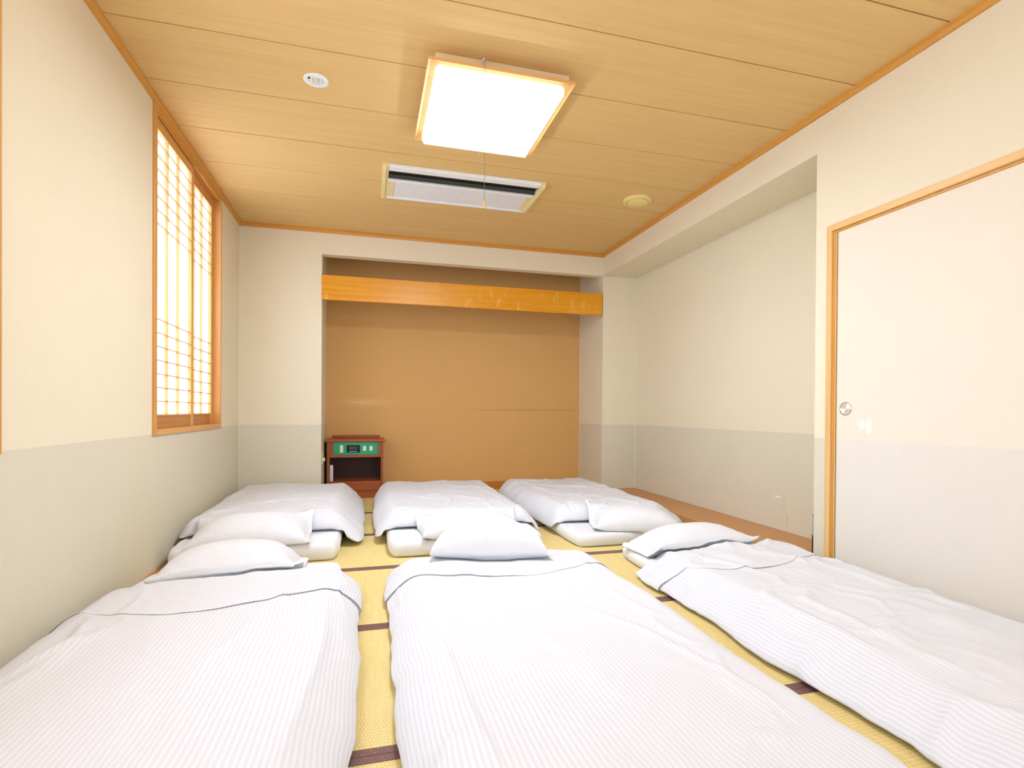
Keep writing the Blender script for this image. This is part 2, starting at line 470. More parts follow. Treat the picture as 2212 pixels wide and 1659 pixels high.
# door: frame, two paper leaves
d = tag(MB().box(XR - 0.004, XR + 0.03, DY0 - 0.036, DY0, 0.0, DZ, 0.0015).build('door_1', M['door_z']), 'sliding paper door with a pale wooden frame and round metal pull', 'door', kind='structure')
MB().box(XR - 0.004, XR + 0.03, -0.99, DY0 - 0.036, DZ - 0.036, DZ, 0.0015).build('door_head', M['door_y'], d)
MB().box(XR + 0.006, XR + 0.06, DY0 - 0.050, DY0 - 0.036, 0.0, DZ - 0.036, 0.001).build('inner_jamb', M['door_in'], d)
MB().box(XR + 0.012, XR + 0.06, -0.99, DY0 - 0.050, DZ - 0.048, DZ - 0.036, 0.001).build('inner_head', M['door_in'], d)
MB().box(XR + 0.010, XR + 0.014, DY0 - 0.056, DY0 - 0.050, 0.0, DZ - 0.048).build('inner_bead', M['door_z'], d)
MB().box(XR + 0.0, XR + 0.06, -0.99, DY0 - 0.04, -0.02, 0.003, 0.001).build('door_track', M['door_y'], d)
leaf = MB().box(XR + 0.020, XR + 0.042, 0.74, DY0 - 0.051, 0.004, DZ - 0.046, 0.0015).build('door_leaf', M['fusuma'], d)
hy, hz, hx = 2.388, 0.953, XR + 0.020
MB().lathe([(0.0375, 0.0), (0.0385, -0.002), (0.0375, -0.004), (0.0345, -0.0042), (0.0325, -0.002), (0.0325, 0.0)], hx, hy, hz, 48, 'x').build('door_pull', M['chrome'], leaf, True)
def sector(a0, a1):
    m = MB(); pts = [(0, 0)] + [(0.0325 * math.cos(math.radians(a0 + (a1 - a0) * i / 12)), 0.0325 * math.sin(math.radians(a0 + (a1 - a0) * i / 12))) for i in range(13)]
    return m.prism([(hy + p, hz + q) for p, q in pts], hx - 0.0016, hx - 0.0006, 'x')
for a0, a1, mm in ((0, 112, 'plate_tan'), (112, 180, 'plate_bright'), (180, 292, 'plate_tan'), (292, 360, 'plate_bright')):
    sector(a0, a1).build('pull_plate', M[mm], leaf)
d2 = tag(MB().box(XR + 0.044, XR + 0.060, -0.98, 0.80, 0.004, DZ - 0.05, 0.0015).build('door_2', M['fusuma']), 'second sliding paper door leaf beside the camera', 'door', kind='structure')
struct('wall_behind_door', MB().box(XR + 0.066, XR + TH, -0.99, DY0, -0.05, DZ), M['wall'], 'closed cupboard behind the sliding doors', 'wall')

# rear wall behind the camera, with an unseen paper window added for foreground daylight
RY0, RX0, RX1, RZ0, RZ1 = YR, -0.95, 2.35, 0.35, 2.45
w = MB().box(XL - TH, RX0, YR - TH, YR, -0.05, ZC + .03).box(RX1, XR + TH, YR - TH, YR, -0.05, ZC + .03)
w.box(RX0, RX1, YR - TH, YR, -0.05, RZ0).box(RX0, RX1, YR - TH, YR, RZ1, ZC + .03)
struct('wall_rear', w, M['wall'], 'cream papered wall behind the camera around a wide added paper window', 'wall')
r3 = tag(MB().box(RX0, RX1, YR - 0.05, YR + 0.01, RZ0, RZ0 + 0.04, 0.002).build('window_3', M['trim_x']), 'wide lattice paper window added unseen behind the camera as a daylight source', 'window', kind='structure')
MB().box(RX0, RX1, YR - 0.05, YR + 0.01, RZ1 - 0.04, RZ1, 0.002).build('window_head', M['trim_x'], r3)
for x in (RX0, RX1 - 0.04): MB().box(x, x + 0.04, YR - 0.05, YR + 0.01, RZ0 + 0.04, RZ1 - 0.04, 0.002).build('window_jamb', M['trim_z'], r3)
MB().box(RX0 + 0.04, RX1 - 0.04, YR - 0.034, YR - 0.031, RZ0 + 0.04, RZ1 - 0.04).build('paper', M['paper_added'], r3)
for k in range(1, 16):
    x = RX0 + 0.04 + (RX1 - RX0 - 0.08) * k / 16; hw = 0.02 if k % 4 == 0 else 0.004
    MB().box(x - hw, x + hw, YR - 0.031, YR - 0.012, RZ0 + 0.04, RZ1 - 0.04).build('muntin', M['sash_z'], r3)
for k in range(1, 8):
    z = RZ0 + 0.04 + (RZ1 - RZ0 - 0.08) * k / 8
    MB().box(RX0 + 0.04, RX1 - 0.04, YR - 0.031, YR - 0.014, z - 0.003, z + 0.003).build('muntin', M['trim_x'], r3)

# ceiling mouldings
TW, TT = 0.0224, 0.0395
def moulding(poly_sign, name, along, x, y0, y1, m, lab):
    s_ = poly_sign
    prof = [(0, 0), (s_ * TW, 0), (s_ * TW, -TT * 0.55), (s_ * TW * 0.8, -TT * 0.62), (s_ * TW * 0.62, -TT), (0, -TT)]
    if along == 'y': mb = MB().prism([(x + p, ZC + q) for p, q in prof], y0, y1, 'y')
    else: mb = MB().prism([(x + p, ZC + q) for p, q in prof], y0, y1, 'x')
    return tag(mb.build(name, m), lab, 'trim', kind='structure')
moulding(1, 'trim_6', 'y', XL, YR, YB, M['trim'], 'orange wooden ceiling moulding along the left wall')
moulding(-1, 'trim_7', 'y', XR, YR, YB, M['trim'], 'orange wooden ceiling moulding along the right wall')
moulding(-1, 'trim_8', 'x', YB, XL, XR, M['trim_x'], 'orange wooden ceiling moulding along the far wall')
moulding(1, 'trim_9', 'x', YR, XL, XR, M['trim_x'], 'orange wooden ceiling moulding behind the camera')

# lintel board across the alcove
tag(MB().box(XA + 0.001, XR - 0.018, YB - 0.018, YB + 0.010, 2.010, 2.250, 0.002).build('lintel_board', M['beam']),
    'glossy orange wooden board spanning the top of the alcove', 'board')

# ------------------------------------------------------------------ ceiling fittings
lx, ly = 0.651, 2.988
lt = empty('ceiling_light', (lx, ly, ZC), 'square wood framed ceiling light glowing white with a pull cord', 'light')
MB().box(0.318, 1.022, 2.655, 3.325, ZC - 0.052, ZC, 0.003).build('base', M['lampbase'], lt)
fr = MB()
def frame_side(ax0, ay0, ax1, ay1, bx0, by0, bx1, by1):
    """flared side: outer line a at the low lip, inner line b at the top"""
    zt, zl = ZC - 0.052, ZC - 0.090
    vs = [(ax0, ay0, zl), (ax1, ay1, zl), (ax1, ay1, zl + 0.016), (ax0, ay0, zl + 0.016), (bx0, by0, zt - 0.006), (bx1, by1, zt - 0.006), (bx1, by1, zt + 0.004), (bx0, by0, zt + 0.004)]
    fr.add(vs, [(0, 1, 2, 3), (0, 4, 5, 1), (3, 2, 6, 7), (4, 7, 6, 5), (0, 3, 7, 4), (1, 5, 6, 2)])
X0, X1, Y0, Y1, I = 0.274, 1.028, 2.583, 3.372, 0.080
ID = 0.044
for sd, q in enumerate(((X0, Y0, X1, Y0, X0 + I, Y0 + I, X1 - I, Y0 + I), (X0, Y1, X1, Y1, X0 + I, Y1 - I, X1 - I, Y1 - I),
                       (X0, Y0, X0, Y1, X0 + I, Y0 + I, X0 + I, Y1 - I), (X1, Y0, X1, Y1, X1 - I, Y0 + I, X1 - I, Y1 - I))):
    fr = MB(); frame_side(*q); fr.build('frame_side', M['lampwood'], lt)
MB().box(X0 + ID - .003, X1 - ID + .003, Y0 + ID - .003, Y1 - ID + .003, ZC - 0.132, ZC - 0.074, 0.014).build('diffuser_rim', M['lamp_rim'], lt)
MB().box(X0 + ID + .008, X1 - ID - .008, Y0 + ID + .008, Y1 - ID - .008, ZC - 0.1345, ZC - 0.1322, 0.001).build('diffuser', M['lamp'], lt)
hk = MB().tube([(0.555, 2.660, ZC - 0.02), (0.553, 2.635, ZC - 0.022), (0.548, 2.606, ZC - 0.030), (0.548, 2.594, ZC - 0.036)], [0.006, 0.006, 0.005, 0.004]).build('cord_hook', M['white'], lt, True)
cd = MB().tube([(0.548, 2.594, ZC - 0.036), (0.549, 2.572, ZC - 0.060), (0.549, 2.570, 1.955)], 0.0011, 6).build('pull_cord', M['cord'], lt)
MB().lathe([(0.0015, 0.036), (0.0035, 0.032), (0.005, 0.018), (0.0058, 0.006), (0.005, 0.0)], 0.549, 2.570, 1.922, 16).build('cord_bell', M['bell'], lt, True)

# air conditioner cassette
ac = empty('air_conditioner', (0.714, 4.22, ZC), 'long white ceiling air conditioner with cream ends and a black slot', 'air conditioner')
AX0, AX1, AY0, AY1, ZT = 0.098, 1.328, 3.935, 4.530, ZC - 0.026
for sx, a, b, bi in ((1, AX0, AX0 + 0.045, AX0 + 0.092), (-1, AX1, AX1 - 0.035, AX1 - 0.072)):
    mb = MB().prism([(a, AY0), (b, AY0), (b, 4.175), (bi, 4.175), (bi, AY1 - 0.045), (b, AY1 - 0.045), (b, AY1), (a, AY1)] if sx > 0 else
                    [(a, AY0), (a, AY1), (b, AY1), (b, AY1 - 0.045), (bi, AY1 - 0.045), (bi, 4.175), (b, 4.175), (b, AY0)], ZT, ZC, 'z')
    mb.build('end_cap', M['cream'], ac)
    c_ = MB()
    pr = [(AY0 + 0.004, ZT), (AY0 + 0.03, ZT - 0.012), (AY1 - 0.03, ZT - 0.012), (AY1 - 0.004, ZT)]
    c_.prism(pr, a + sx * 0.002, a + sx * 0.026, 'x').build('end_rim', M['cream'], ac)
fx0, fx1 = AX0 + 0.045, AX1 - 0.035
MB().box(fx0, fx1, AY0, 4.006, ZT, ZC, 0.004).build('front_band', M['white'], ac)
MB().box(fx0, fx1, 4.010, 4.150, ZC - 0.004, ZC - 0.001).build('slot', M['black'], ac)
MB().box(fx0, fx1, 4.012, 4.030, ZC - 0.022, ZC - 0.006, 0.002).build('vane', M['dark_grey'], ac)
MB().prism([(4.100, ZC - 0.006), (4.106, ZC - 0.004), (4.128, ZT), (4.120, ZT - 0.004)], fx0, fx1, 'x').build('vane', M['dark_grey'], ac)
MB().prism([(4.130, ZC - 0.006), (4.134, ZC - 0.003), (4.152, ZT + 0.001), (4.146, ZT - 0.002)], fx0, fx1, 'x').build('vane', M['metal'], ac)
MB().box(fx0, fx1, 4.152, 4.178, ZT - 0.006, ZC, 0.003).build('flap', M['white'], ac)
MB().box(AX0 + 0.092, AX1 - 0.072, 4.182, AY1 - 0.048, ZT + 0.004, ZC, 0.002).build('intake_panel', M['panel'], ac)
MB().box(fx0 - .004, fx1 + .004, AY1 - 0.044, AY1 - 0.016, ZT - 0.006, ZC, 0.004).build('rear_bar', M['white'], ac)
MB().box(fx0 - .004, fx1 + .004, AY1 - 0.016, AY1, ZT + 0.003, ZC, 0.003).build('rear_bar', M['metal'], ac)

# round cream speaker / vent cover
vt = empty('ceiling_cover', (2.172, 4.050, ZC), 'round cream cover on the ceiling near the right wall', 'ceiling vent')
MB().lathe([(0.118, 0.0), (0.119, -0.010), (0.112, -0.020), (0.094, -0.024), (0.090, -0.018), (0.086, -0.016)], 2.172, 4.050, ZC, 64).build('ring', M['cream_disc'], vt, True)
MB().lathe([(0.083, -0.014), (0.084, -0.026), (0.078, -0.030), (0.0, -0.030)], 2.172, 4.050, ZC, 64).build('disc', M['cream_disc'], vt, True)
# recessed emergency lamp
dl = empty('recessed_light', (-0.275, 3.060, ZC), 'small round white recessed lamp with bulb on the left of the ceiling', 'light')
MB().lathe([(0.064, 0.0), (0.065, -0.003), (0.060, -0.006), (0.042, -0.004), (0.039, 0.0), (0.039, 0.006), (0.0, 0.006)], -0.275, 3.060, ZC - 0.0, 48).build('ring', M['white'], dl, True)
MB().lathe([(0.039, -0.001), (0.036, -0.0025), (0.0, -0.0026)], -0.275, 3.060, ZC, 32).build('reflector', M['panel'], dl, True)
for k, x in enumerate((-0.293, -0.279, -0.265, -0.251)):
    MB().box(x - 0.0035, x + 0.0035, 3.034, 3.084, ZC - 0.010, ZC - 0.0025, 0.002).build('bulb_tube', M['white'] if k % 2 else M['cream'], dl)
MB().lathe([(0.006, 0), (0.006, -0.004), (0.0, -0.004)], -0.309, 3.040, ZC - 0.003, 16).build('test_button', M['black'], dl)

# ------------------------------------------------------------------ nightstand in the alcove
NX0, NX1, NY0, NY1 = -0.405, 0.165, 5.850, 6.190
ns = empty('nightstand', (-0.12, 6.02, 0), 'reddish wooden nightstand with green control panel and open shelf in the alcove', 'nightstand')
MB().box(NX0 - 0.018, NX1 + 0.018, NY0 - 0.014, NY1, 0.592, 0.620, 0.005).build('top', M['stand_x'], ns)
MB().box(NX0 + 0.03, NX1 - 0.03, NY1 - 0.018, NY1, 0.620, 0.650, 0.004).build('back_lip', M['stand_x'], ns)
for a, b in ((NX0, NX0 + 0.026), (NX1 - 0.026, NX1)):
    MB().box(a, b, NY0, NY1, 0.0, 0.592, 0.002).build('side_panel', M['stand'], ns)
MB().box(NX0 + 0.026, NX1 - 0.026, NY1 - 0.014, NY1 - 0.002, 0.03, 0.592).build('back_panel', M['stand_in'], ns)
MB().box(NX0 + 0.026, NX1 - 0.026, NY0 + 0.004, NY0 + 0.022, 0.455, 0.592).build('fascia', M['stand'], ns)
MB().box(NX0 + 0.026, NX1 - 0.026, NY0 - 0.001, NY1 - 0.014, 0.430, 0.456, 0.002).build('rail', M['stand_x'], ns)
MB().box(NX0 + 0.026, NX1 - 0.026, NY0 + 0.001, NY1 - 0.014, 0.150, 0.178, 0.002).build('shelf', M['stand_x'], ns)
MB().box(NX0 + 0.026, NX1 - 0.026, NY0 + 0.006, NY0 + 0.020, 0.075, 0.150, 0.001).build('lower_panel', M['stand_x'], ns)
MB().box(NX0 + 0.004, NX1 - 0.004, NY0 - 0.003, NY0 + 0.020, 0.0, 0.072, 0.003).build('plinth', M['stand_x'], ns)
gp = MB().box(-0.336, 0.104, NY0 - 0.001, NY0 + 0.004, 0.459, 0.587, 0.0008).build('control_panel', M['green'], ns)
yy = NY0 - 0.001
for x0, x1, z0, z1 in ((-0.276, -0.243, 0.483, 0.560), (-0.043, -0.011, 0.499, 0.549), (0.022, 0.055, 0.499, 0.549)):
    MB().box(x0, x1, yy - 0.005, yy, z0, z1, 0.0015).build('switch', M['switch'], gp)
MB().box(-0.208, -0.075, yy - 0.010, yy, 0.484, 0.560, 0.003).build('clock_unit', M['black'], gp)
MB().box(-0.180, -0.104, yy - 0.0125, yy - 0.009, 0.512, 0.545, 0.001).build('clock_display', plain('display_grey', (58, 60, 60), 0.15, 0.6), gp)
for k in range(6):
    MB().box(-0.180 + k * 0.0135, -0.172 + k * 0.0135, yy - 0.0125, yy - 0.009, 0.489 + 0.002 * (k % 2), 0.496, 0.0008).build('clock_button', M['white'], gp)
# remote control standing inside
rc = empty('remote_control', (-0.358, 5.90, 0.179), 'white remote control standing upright on the nightstand shelf', 'remote control')
MB().box(-0.377, -0.346, 5.885, 5.912, 0.1785, 0.350, 0.004).build('body', M['white'], rc)
MB().box(-0.366, -0.3475, 5.8835, 5.886, 0.296, 0.340, 0.0006).build('screen', M['panel'], rc)
MB().box(-0.3635, -0.3620, 5.8840, 5.886, 0.185, 0.292).build('seam', M['dark_grey'], rc)

# outlet on the alcove side wall
ot = empty('wall_outlet', (XA, 5.66, 0.44), 'cream wall outlet with plug beside the nightstand', 'outlet')
MB().box(XA, XA + 0.010, 5.600, 5.680, 0.385, 0.505, 0.003).build('plate', M['switch'], ot)
MB().box(XA + 0.010, XA + 0.030, 5.620, 5.655, 0.415, 0.450, 0.004).build('plug', M['switch'], ot)

# black box behind the pier in the recess
bb = empty('black_box', (2.75, 2.63, ZBOARD), 'narrow black box wrapped in clear plastic beside the door, behind the wall end', 'box')
MB().box(2.622, 2.90, 2.592, 2.662, ZBOARD, 0.190, 0.003).build('lower_case', M['black'], bb)
MB().box(2.622, 2.90, 2.592, 2.662, 0.1905, 0.312, 0.006).build('upper_case', plain('smoky_grey', (96, 92, 90), 0.25, 0.5), bb)
MB().box(2.612, 2.905, 2.588, 2.672, 0.180, 0.300, 0.01).build('plastic_wrap', M['film'], bb)

# ------------------------------------------------------------------ bedding
SUP_N = (420, 680)                                   # 1 cm raster of the bedding's height, so that pillows lie on it
SUP = np.zeros(SUP_N)
def sup_add(P):
    global SUPF
    SUPF = None
    Q = np.asarray(P).reshape(-1, 3)
    for ox in (-.004, .004):
        for oy in (-.004, .004):
            i = np.clip(((Q[:, 0] + ox + 1.3) * 100).astype(int), 0, SUP_N[0] - 1); j = np.clip(((Q[:, 1] + oy) * 100).astype(int), 0, SUP_N[1] - 1)
            np.maximum.at(SUP, (i, j), Q[:, 2])
SUPF = None
def sup_get(X, Y):
    global SUPF
    if SUPF is None:
        A = SUP.copy()
        for _ in range(3):                           # fill holes, then soften
            B = np.maximum.reduce([np.roll(A, 1, 0), np.roll(A, -1, 0), np.roll(A, 1, 1), np.roll(A, -1, 1)])
            A = np.maximum(A, B)
        for _ in range(2): A = (A + np.roll(A, 1, 0) + np.roll(A, -1, 0) + np.roll(A, 1, 1) + np.roll(A, -1, 1)) / 5
        SUPF = A
    a = np.clip((X + 1.3) * 100 - .5, 0, SUP_N[0] - 2); b = np.clip(Y * 100 - .5, 0, SUP_N[1] - 2)
    i = a.astype(int); j = b.astype(int); a -= i; b -= j
    return (SUPF[i, j] * (1 - a) * (1 - b) + SUPF[i + 1, j] * a * (1 - b) + SUPF[i, j + 1] * (1 - a) * b + SUPF[i + 1, j + 1] * a * b)
rng = np.random.RandomState(7)
def vnoise(P, seed=0):
    """smooth value noise on Nx3 points, about -1..1"""
    P = np.asarray(P, float); i = np.floor(P).astype(np.int64); f = P - i; f = f * f * (3 - 2 * f)
    def h(a, b, c):
        n = (a * 73856093) ^ (b * 19349663) ^ (c * 83492791) ^ (seed * 2654435761 & 0x7fffffff)
        n = (n * (n * n * 15731 + 789221) + 1376312589) & 0x7fffffff
        return 1.0 - n / 1073741824.0
    r = 0
    for a in (0, 1):
        for b in (0, 1):
            for c in (0, 1):
                wgt = (f[:, 0] if a else 1 - f[:, 0]) * (f[:, 1] if b else 1 - f[:, 1]) * (f[:, 2] if c else 1 - f[:, 2])
                r = r + wgt * h(i[:, 0] + a, i[:, 1] + b, i[:, 2] + c)
    return r
def fbm(x, y, sx, sy, seed, octv=3):
    s = 0; a = 1
    sh = x.shape
    for k in range(octv):
        s = s + a * vnoise(np.stack([x.ravel() * sx * 2 ** k, y.ravel() * sy * 2 ** k, np.full(x.size, 0.37 * k)], 1), seed + k).reshape(sh); a *= 0.5
    return s / 1.75
def smooth01(t):
    t = np.clip(t, 0, 1); return t * t * (3 - 2 * t)
def edge_param(n, k=0.80):
    """-1..1 with samples gathered near both ends"""
    q = np.linspace(-1, 1, n); return (1 - k) * q + k * np.sin(np.pi / 2 * q)
def grid_mesh(name, top, bot, mat_, parent, loc):
    """closed skin from two vertex grids that share their rim"""
    ny, nx, _ = top.shape
    base = np.array(loc if parent is None else tuple(parent.location))
    V = np.concatenate([top.reshape(-1, 3), bot.reshape(-1, 3)]) - base
    idx = np.arange(ny * nx).reshape(ny, nx)
    a, b, c, d_ = idx[:-1, :-1], idx[:-1, 1:], idx[1:, 1:], idx[1:, :-1]
    F1 = np.stack([a, b, c, d_], -1).reshape(-1, 4)
    bi = idx + ny * nx
    rim = np.zeros((ny, nx), bool); rim[0] = rim[-1] = True; rim[:, 0] = rim[:, -1] = True
    bi = np.where(rim, idx, bi)
    a, b, c, d_ = bi[:-1, :-1], bi[:-1, 1:], bi[1:, 1:], bi[1:, :-1]
    F2 = np.stack([a, d_, c, b], -1).reshape(-1, 4)
    F = np.concatenate([F1, F2])
    used = np.unique(F); remap = -np.ones(len(V), int); remap[used] = np.arange(len(used))
    V = V[used]; F = remap[F]
    me = bpy.data.meshes.new(name)
    me.vertices.add(len(V)); me.vertices.foreach_set('co', V.astype(np.float32).ravel())
    me.loops.add(F.size); me.loops.foreach_set('vertex_index', F.astype(np.int32).ravel())
    me.polygons.add(len(F)); me.polygons.foreach_set('loop_start', np.arange(0, F.size, 4, dtype=np.int32))
    me.polygons.foreach_set('loop_total', np.full(len(F), 4, np.int32))
    me.update(calc_edges=True); me.validate()
    me.materials.append(mat_); me.shade_smooth()
    arc = np.concatenate([np.zeros((ny, 1)), np.cumsum(np.linalg.norm(np.diff(top, axis=1), axis=2), 1)], 1)
    arc = arc - arc[:, nx // 2][:, None]
    for _ in range(60): arc[1:-1] = (arc[:-2] + 2 * arc[1:-1] + arc[2:]) / 4
    arc = np.concatenate([arc.ravel(), arc.ravel()])[used]
    at = me.attributes.new('strip', 'FLOAT', 'POINT'); at.data.foreach_set('value', arc.astype(np.float32))
    o = bpy.data.objects.new(name, me); COL.objects.link(o)
    if parent is None: o.location = loc
    o.parent = parent
    return o

def roundrect_f(x, y, x0, x1, y0, y1, r):
    """0 at the rectangle's edge rising to 1 at distance r inside (quarter-circle profile)"""
    dx = np.minimum(x - x0, x1 - x); dy = np.minimum(y - y0, y1 - y)
    g = lambda d: np.sqrt(np.clip(1 - (1 - np.clip(d / r, 0, 1)) ** 2, 0, 1))
    return g(dx) * g(dy)

def mattress(rect, h, seed, label):
    x0, x1, y0, y1 = rect
    U = edge_param(70); V = edge_param(130)
    u, v = np.meshgrid(U, V)
    cx, cy, hx, hy = (x0 + x1) / 2, (y0 + y1) / 2, (x1 - x0) / 2, (y1 - y0) / 2
    c = 0.06
    X = cx + hx * u * (1 - c * np.abs(v) ** 14); Y = cy + hy * v * (1 - 0.35 * c * np.abs(u) ** 14)
    X += 0.010 * fbm(X * 0 + np.sign(u), Y, 1, 3.2, seed) * np.abs(u) ** 4
    Y += 0.008 * fbm(X, Y * 0 + np.sign(v), 4, 1, seed + 5) * np.abs(v) ** 8
    r = 0.032
    dx = (1 - np.abs(u)) * hx; dy = (1 - np.abs(v)) * hy
    g = lambda d, r: np.sqrt(np.clip(1 - (1 - np.clip(d / r, 0, 1)) ** 2, 0, 1))
    F = g(dx, r) * g(dy, r)
    rim = 0.55 * h
    n = fbm(X, Y, 7, 7, seed + 9)
    side = 1 - smooth01(np.minimum(dx, dy) / 0.12)
    Zt = rim + (h - rim) * F + 0.004 * n * F + 0.006 * side * fbm(X, Y, 14, 14, seed + 3) * F
    Zb = rim - (rim - 0.002) * F
    sup_add(np.stack([X, Y, Zt], -1))
    o = grid_mesh('futon_mattress', np.stack([X, Y, Zt], -1), np.stack([X, Y, Zb], -1), M['sheet'], None, (cx, cy, 0))
    tag(o, label, 'mattress')
    return o

def comforter(rect, mrect, mh, T, seed, label, hem=None, creases=(), head='+', amp=1.0, hs=0.0, edge_l=0.0, edge_r=0.0):
    """rect: plan of the quilt; mrect/mh: the mattress below; hem: list of (x, y) of the folded-over band's loose edge"""
    x0, x1, y0, y1 = rect
    cx, cy, hx, hy = (x0 + x1) / 2, (y0 + y1) / 2, (x1 - x0) / 2, (y1 - y0) / 2
    nx, ny = 130, 230
    U = edge_param(nx, 0.82)
    vrow = list(edge_param(ny, 0.75))
    lift = np.zeros(len(vrow)); dyo = np.zeros(len(vrow)); onb = np.zeros(len(vrow))
    if hem is not None:
        hmean = sum(p[1] for p in hem) / len(hem); vh = (hmean - cy) / hy
        low = [q for q in vrow if q < vh - 0.004]; high = [q for q in vrow if q > vh + 0.030 / hy]
        bt = 0.016
        fold = [(0.004, 0.0), (0.008, 0.0005), (0.009, 0.002), (0.006, 0.0035), (0.002, 0.0042), (-0.002, 0.006), (-0.004, 0.009), (-0.002, 0.0125), (0.006, bt), (0.016, bt + .001)]
        rows = [(q, 0, 0, 0) for q in low] + [(vh, a, b, 1 if b > .004 else 0) for a, b in fold] + [(q, 0, bt, 1) for q in high]
        vrow = [r[0] for r in rows]; dyo = np.array([r[1] for r in rows]); lift = np.array([r[2] for r in rows]); onb = np.array([r[3] for r in rows])
    V = np.array(vrow)
    u, v = np.meshgrid(U, V)
    c = 0.05
    X = cx + hx * u * (1 - c * np.abs(v) ** 12); Y = cy + hy * v * (1 - 0.3 * c * np.abs(u) ** 12)
    if hem is not None:
        hx_, hy_ = zip(*sorted(hem))
        t = np.linspace(hx_[0], hx_[-1], 400); hc = np.interp(t, hx_, hy_)
        kk = 45; pad = np.pad(hc, kk, mode='edge'); hc = np.convolve(pad, np.ones(2 * kk + 1) / (2 * kk + 1), 'valid')
        off = np.interp(X, t, hc) - hmean
        d = (Y - hmean)
        wgt = np.where(d < 0, np.exp(-(d / 0.30) ** 2), np.clip(1 - d / (y1 - hmean - 0.08), 0, 1))
        Y = Y + off * wgt + dyo[:, None]
    dx = (1 - np.abs(u)) * hx; dy = (1 - np.abs(v)) * hy
    g = lambda d, r: np.sqrt(np.clip(1 - (1 - np.clip(d / r, 0, 1)) ** 2, 0, 1))
    F = g(dx, 0.15) * g(dy, 0.11)
    mx0, mx1, my0, my1 = mrect
    s = 0.19
    G_ = mh * smooth01((X - mx0 + s * .6) / s) * smooth01((mx1 - X + s * .6) / s) * smooth01((Y - my0 + s * .6) / s) * smooth01((my1 - Y + s * .6) / s)
    rim = 0.24 * T
    # plan wobble of the long sides + gathers
    side = np.abs(u) ** 6
    sg = np.sign(u)
    wob = 0.020 * amp * fbm(sg * 3.1, Y, 1, 2.3, seed + 1) + 0.012 * amp * fbm(sg * 1.7, Y, 1, 8, seed + 2)
    X = X + sg * side * wob + np.where(u < 0, -edge_l, edge_r) * side * 0
    Yw = 0.014 * amp * fbm(X, np.sign(v) * 2.2, 3.0, 1, seed + 4) * np.abs(v) ** 8
    Y = Y + Yw + hs * (u - 1) / 2 * smooth01((v - 0.35) / 0.65)
    # relief
    n1 = fbm(X, Y, 2.6, 1.9, seed + 11); n2 = fbm(X + 0.25 * n1, Y, 6.5, 4.2, seed + 12)
    rg = 1 - np.abs(fbm(X + 0.12 * n1, Y + 0.1 * n2, 4.2, 2.4, seed + 13)); rg = np.clip((rg - 0.80) / 0.20, 0, 1) ** 1.6
    rel = amp * (0.013 * n1 + 0.007 * n2 + 0.009 * rg)
    gat = (1 - smooth01(dx / 0.24)) * 0.017 * amp * fbm(X * 0.6, Y, 2, 8, seed + 15) + (1 - smooth01(dy / 0.22)) * 0.014 * amp * fbm(X, Y * .6, 8, 2, seed + 16)
    cr = 0
    for (pts, wd, hgt) in creases:
        best = np.full(X.shape, 1e9); tt = np.zeros(X.shape); L = 0; n = len(pts) - 1
        for k in range(n):
            ax, ay = pts[k]; bx, by = pts[k + 1]; ex, ey = bx - ax, by - ay; l2 = ex * ex + ey * ey
            q = np.clip(((X - ax) * ex + (Y - ay) * ey) / l2, 0, 1)
            dd = np.hypot(X - ax - q * ex, Y - ay - q * ey)
            better = dd < best; best = np.where(better, dd, best); tt = np.where(better, (k + q) / n, tt)
        cr = cr + hgt * np.exp(-(best / wd) ** 2) * np.clip(np.sin(np.pi * np.clip(tt, 0.02, 0.98)) * 1.6, 0, 1)
    Zt = G_ + rim + (T - rim) * F + (rel + gat + cr) * np.clip(F * 1.3, 0, 1)
    if hem is not None:
        Fe = np.clip(g(dx, 0.03) * g(dy, 0.03), 0, 1)
        Zt = Zt + lift[:, None] * Fe * np.clip(0.55 + 0.75 * fbm(X, Y * 0 + 1.0, 2.6, 1, seed + 21), 0.18, 1.4) * (1 - 0.5 * np.abs(u) ** 4) + onb[:, None] * 0.004 * fbm(X, Y, 9, 6, seed + 22) * Fe
        X = X + sg * side * 0.012 * onb[:, None]
    Zb = np.minimum(G_ + rim * (1 - F) + 0.004, Zt - 0.002)
    Zb = np.maximum(Zb, 0.003)
    rimm = np.zeros(Zt.shape, bool); rimm[0] = rimm[-1] = True; rimm[:, 0] = rimm[:, -1] = True
    sup = sup_get(X, Y); sup = np.where(sup > 0.01, sup + 0.007, 0)
    Zb = np.maximum(Zb, sup); Zt = np.maximum(np.maximum(Zt, 0.008), Zb + 0.008)
    Zb = np.where(rimm, Zt, Zb)
    sup_add(np.stack([X, Y, Zt], -1))
    o = grid_mesh('comforter', np.stack([X, Y, Zt], -1), np.stack([X, Y, Zb], -1), M['quilt'], None, (cx, cy, 0))
    tag(o, label, 'comforter')
    return o

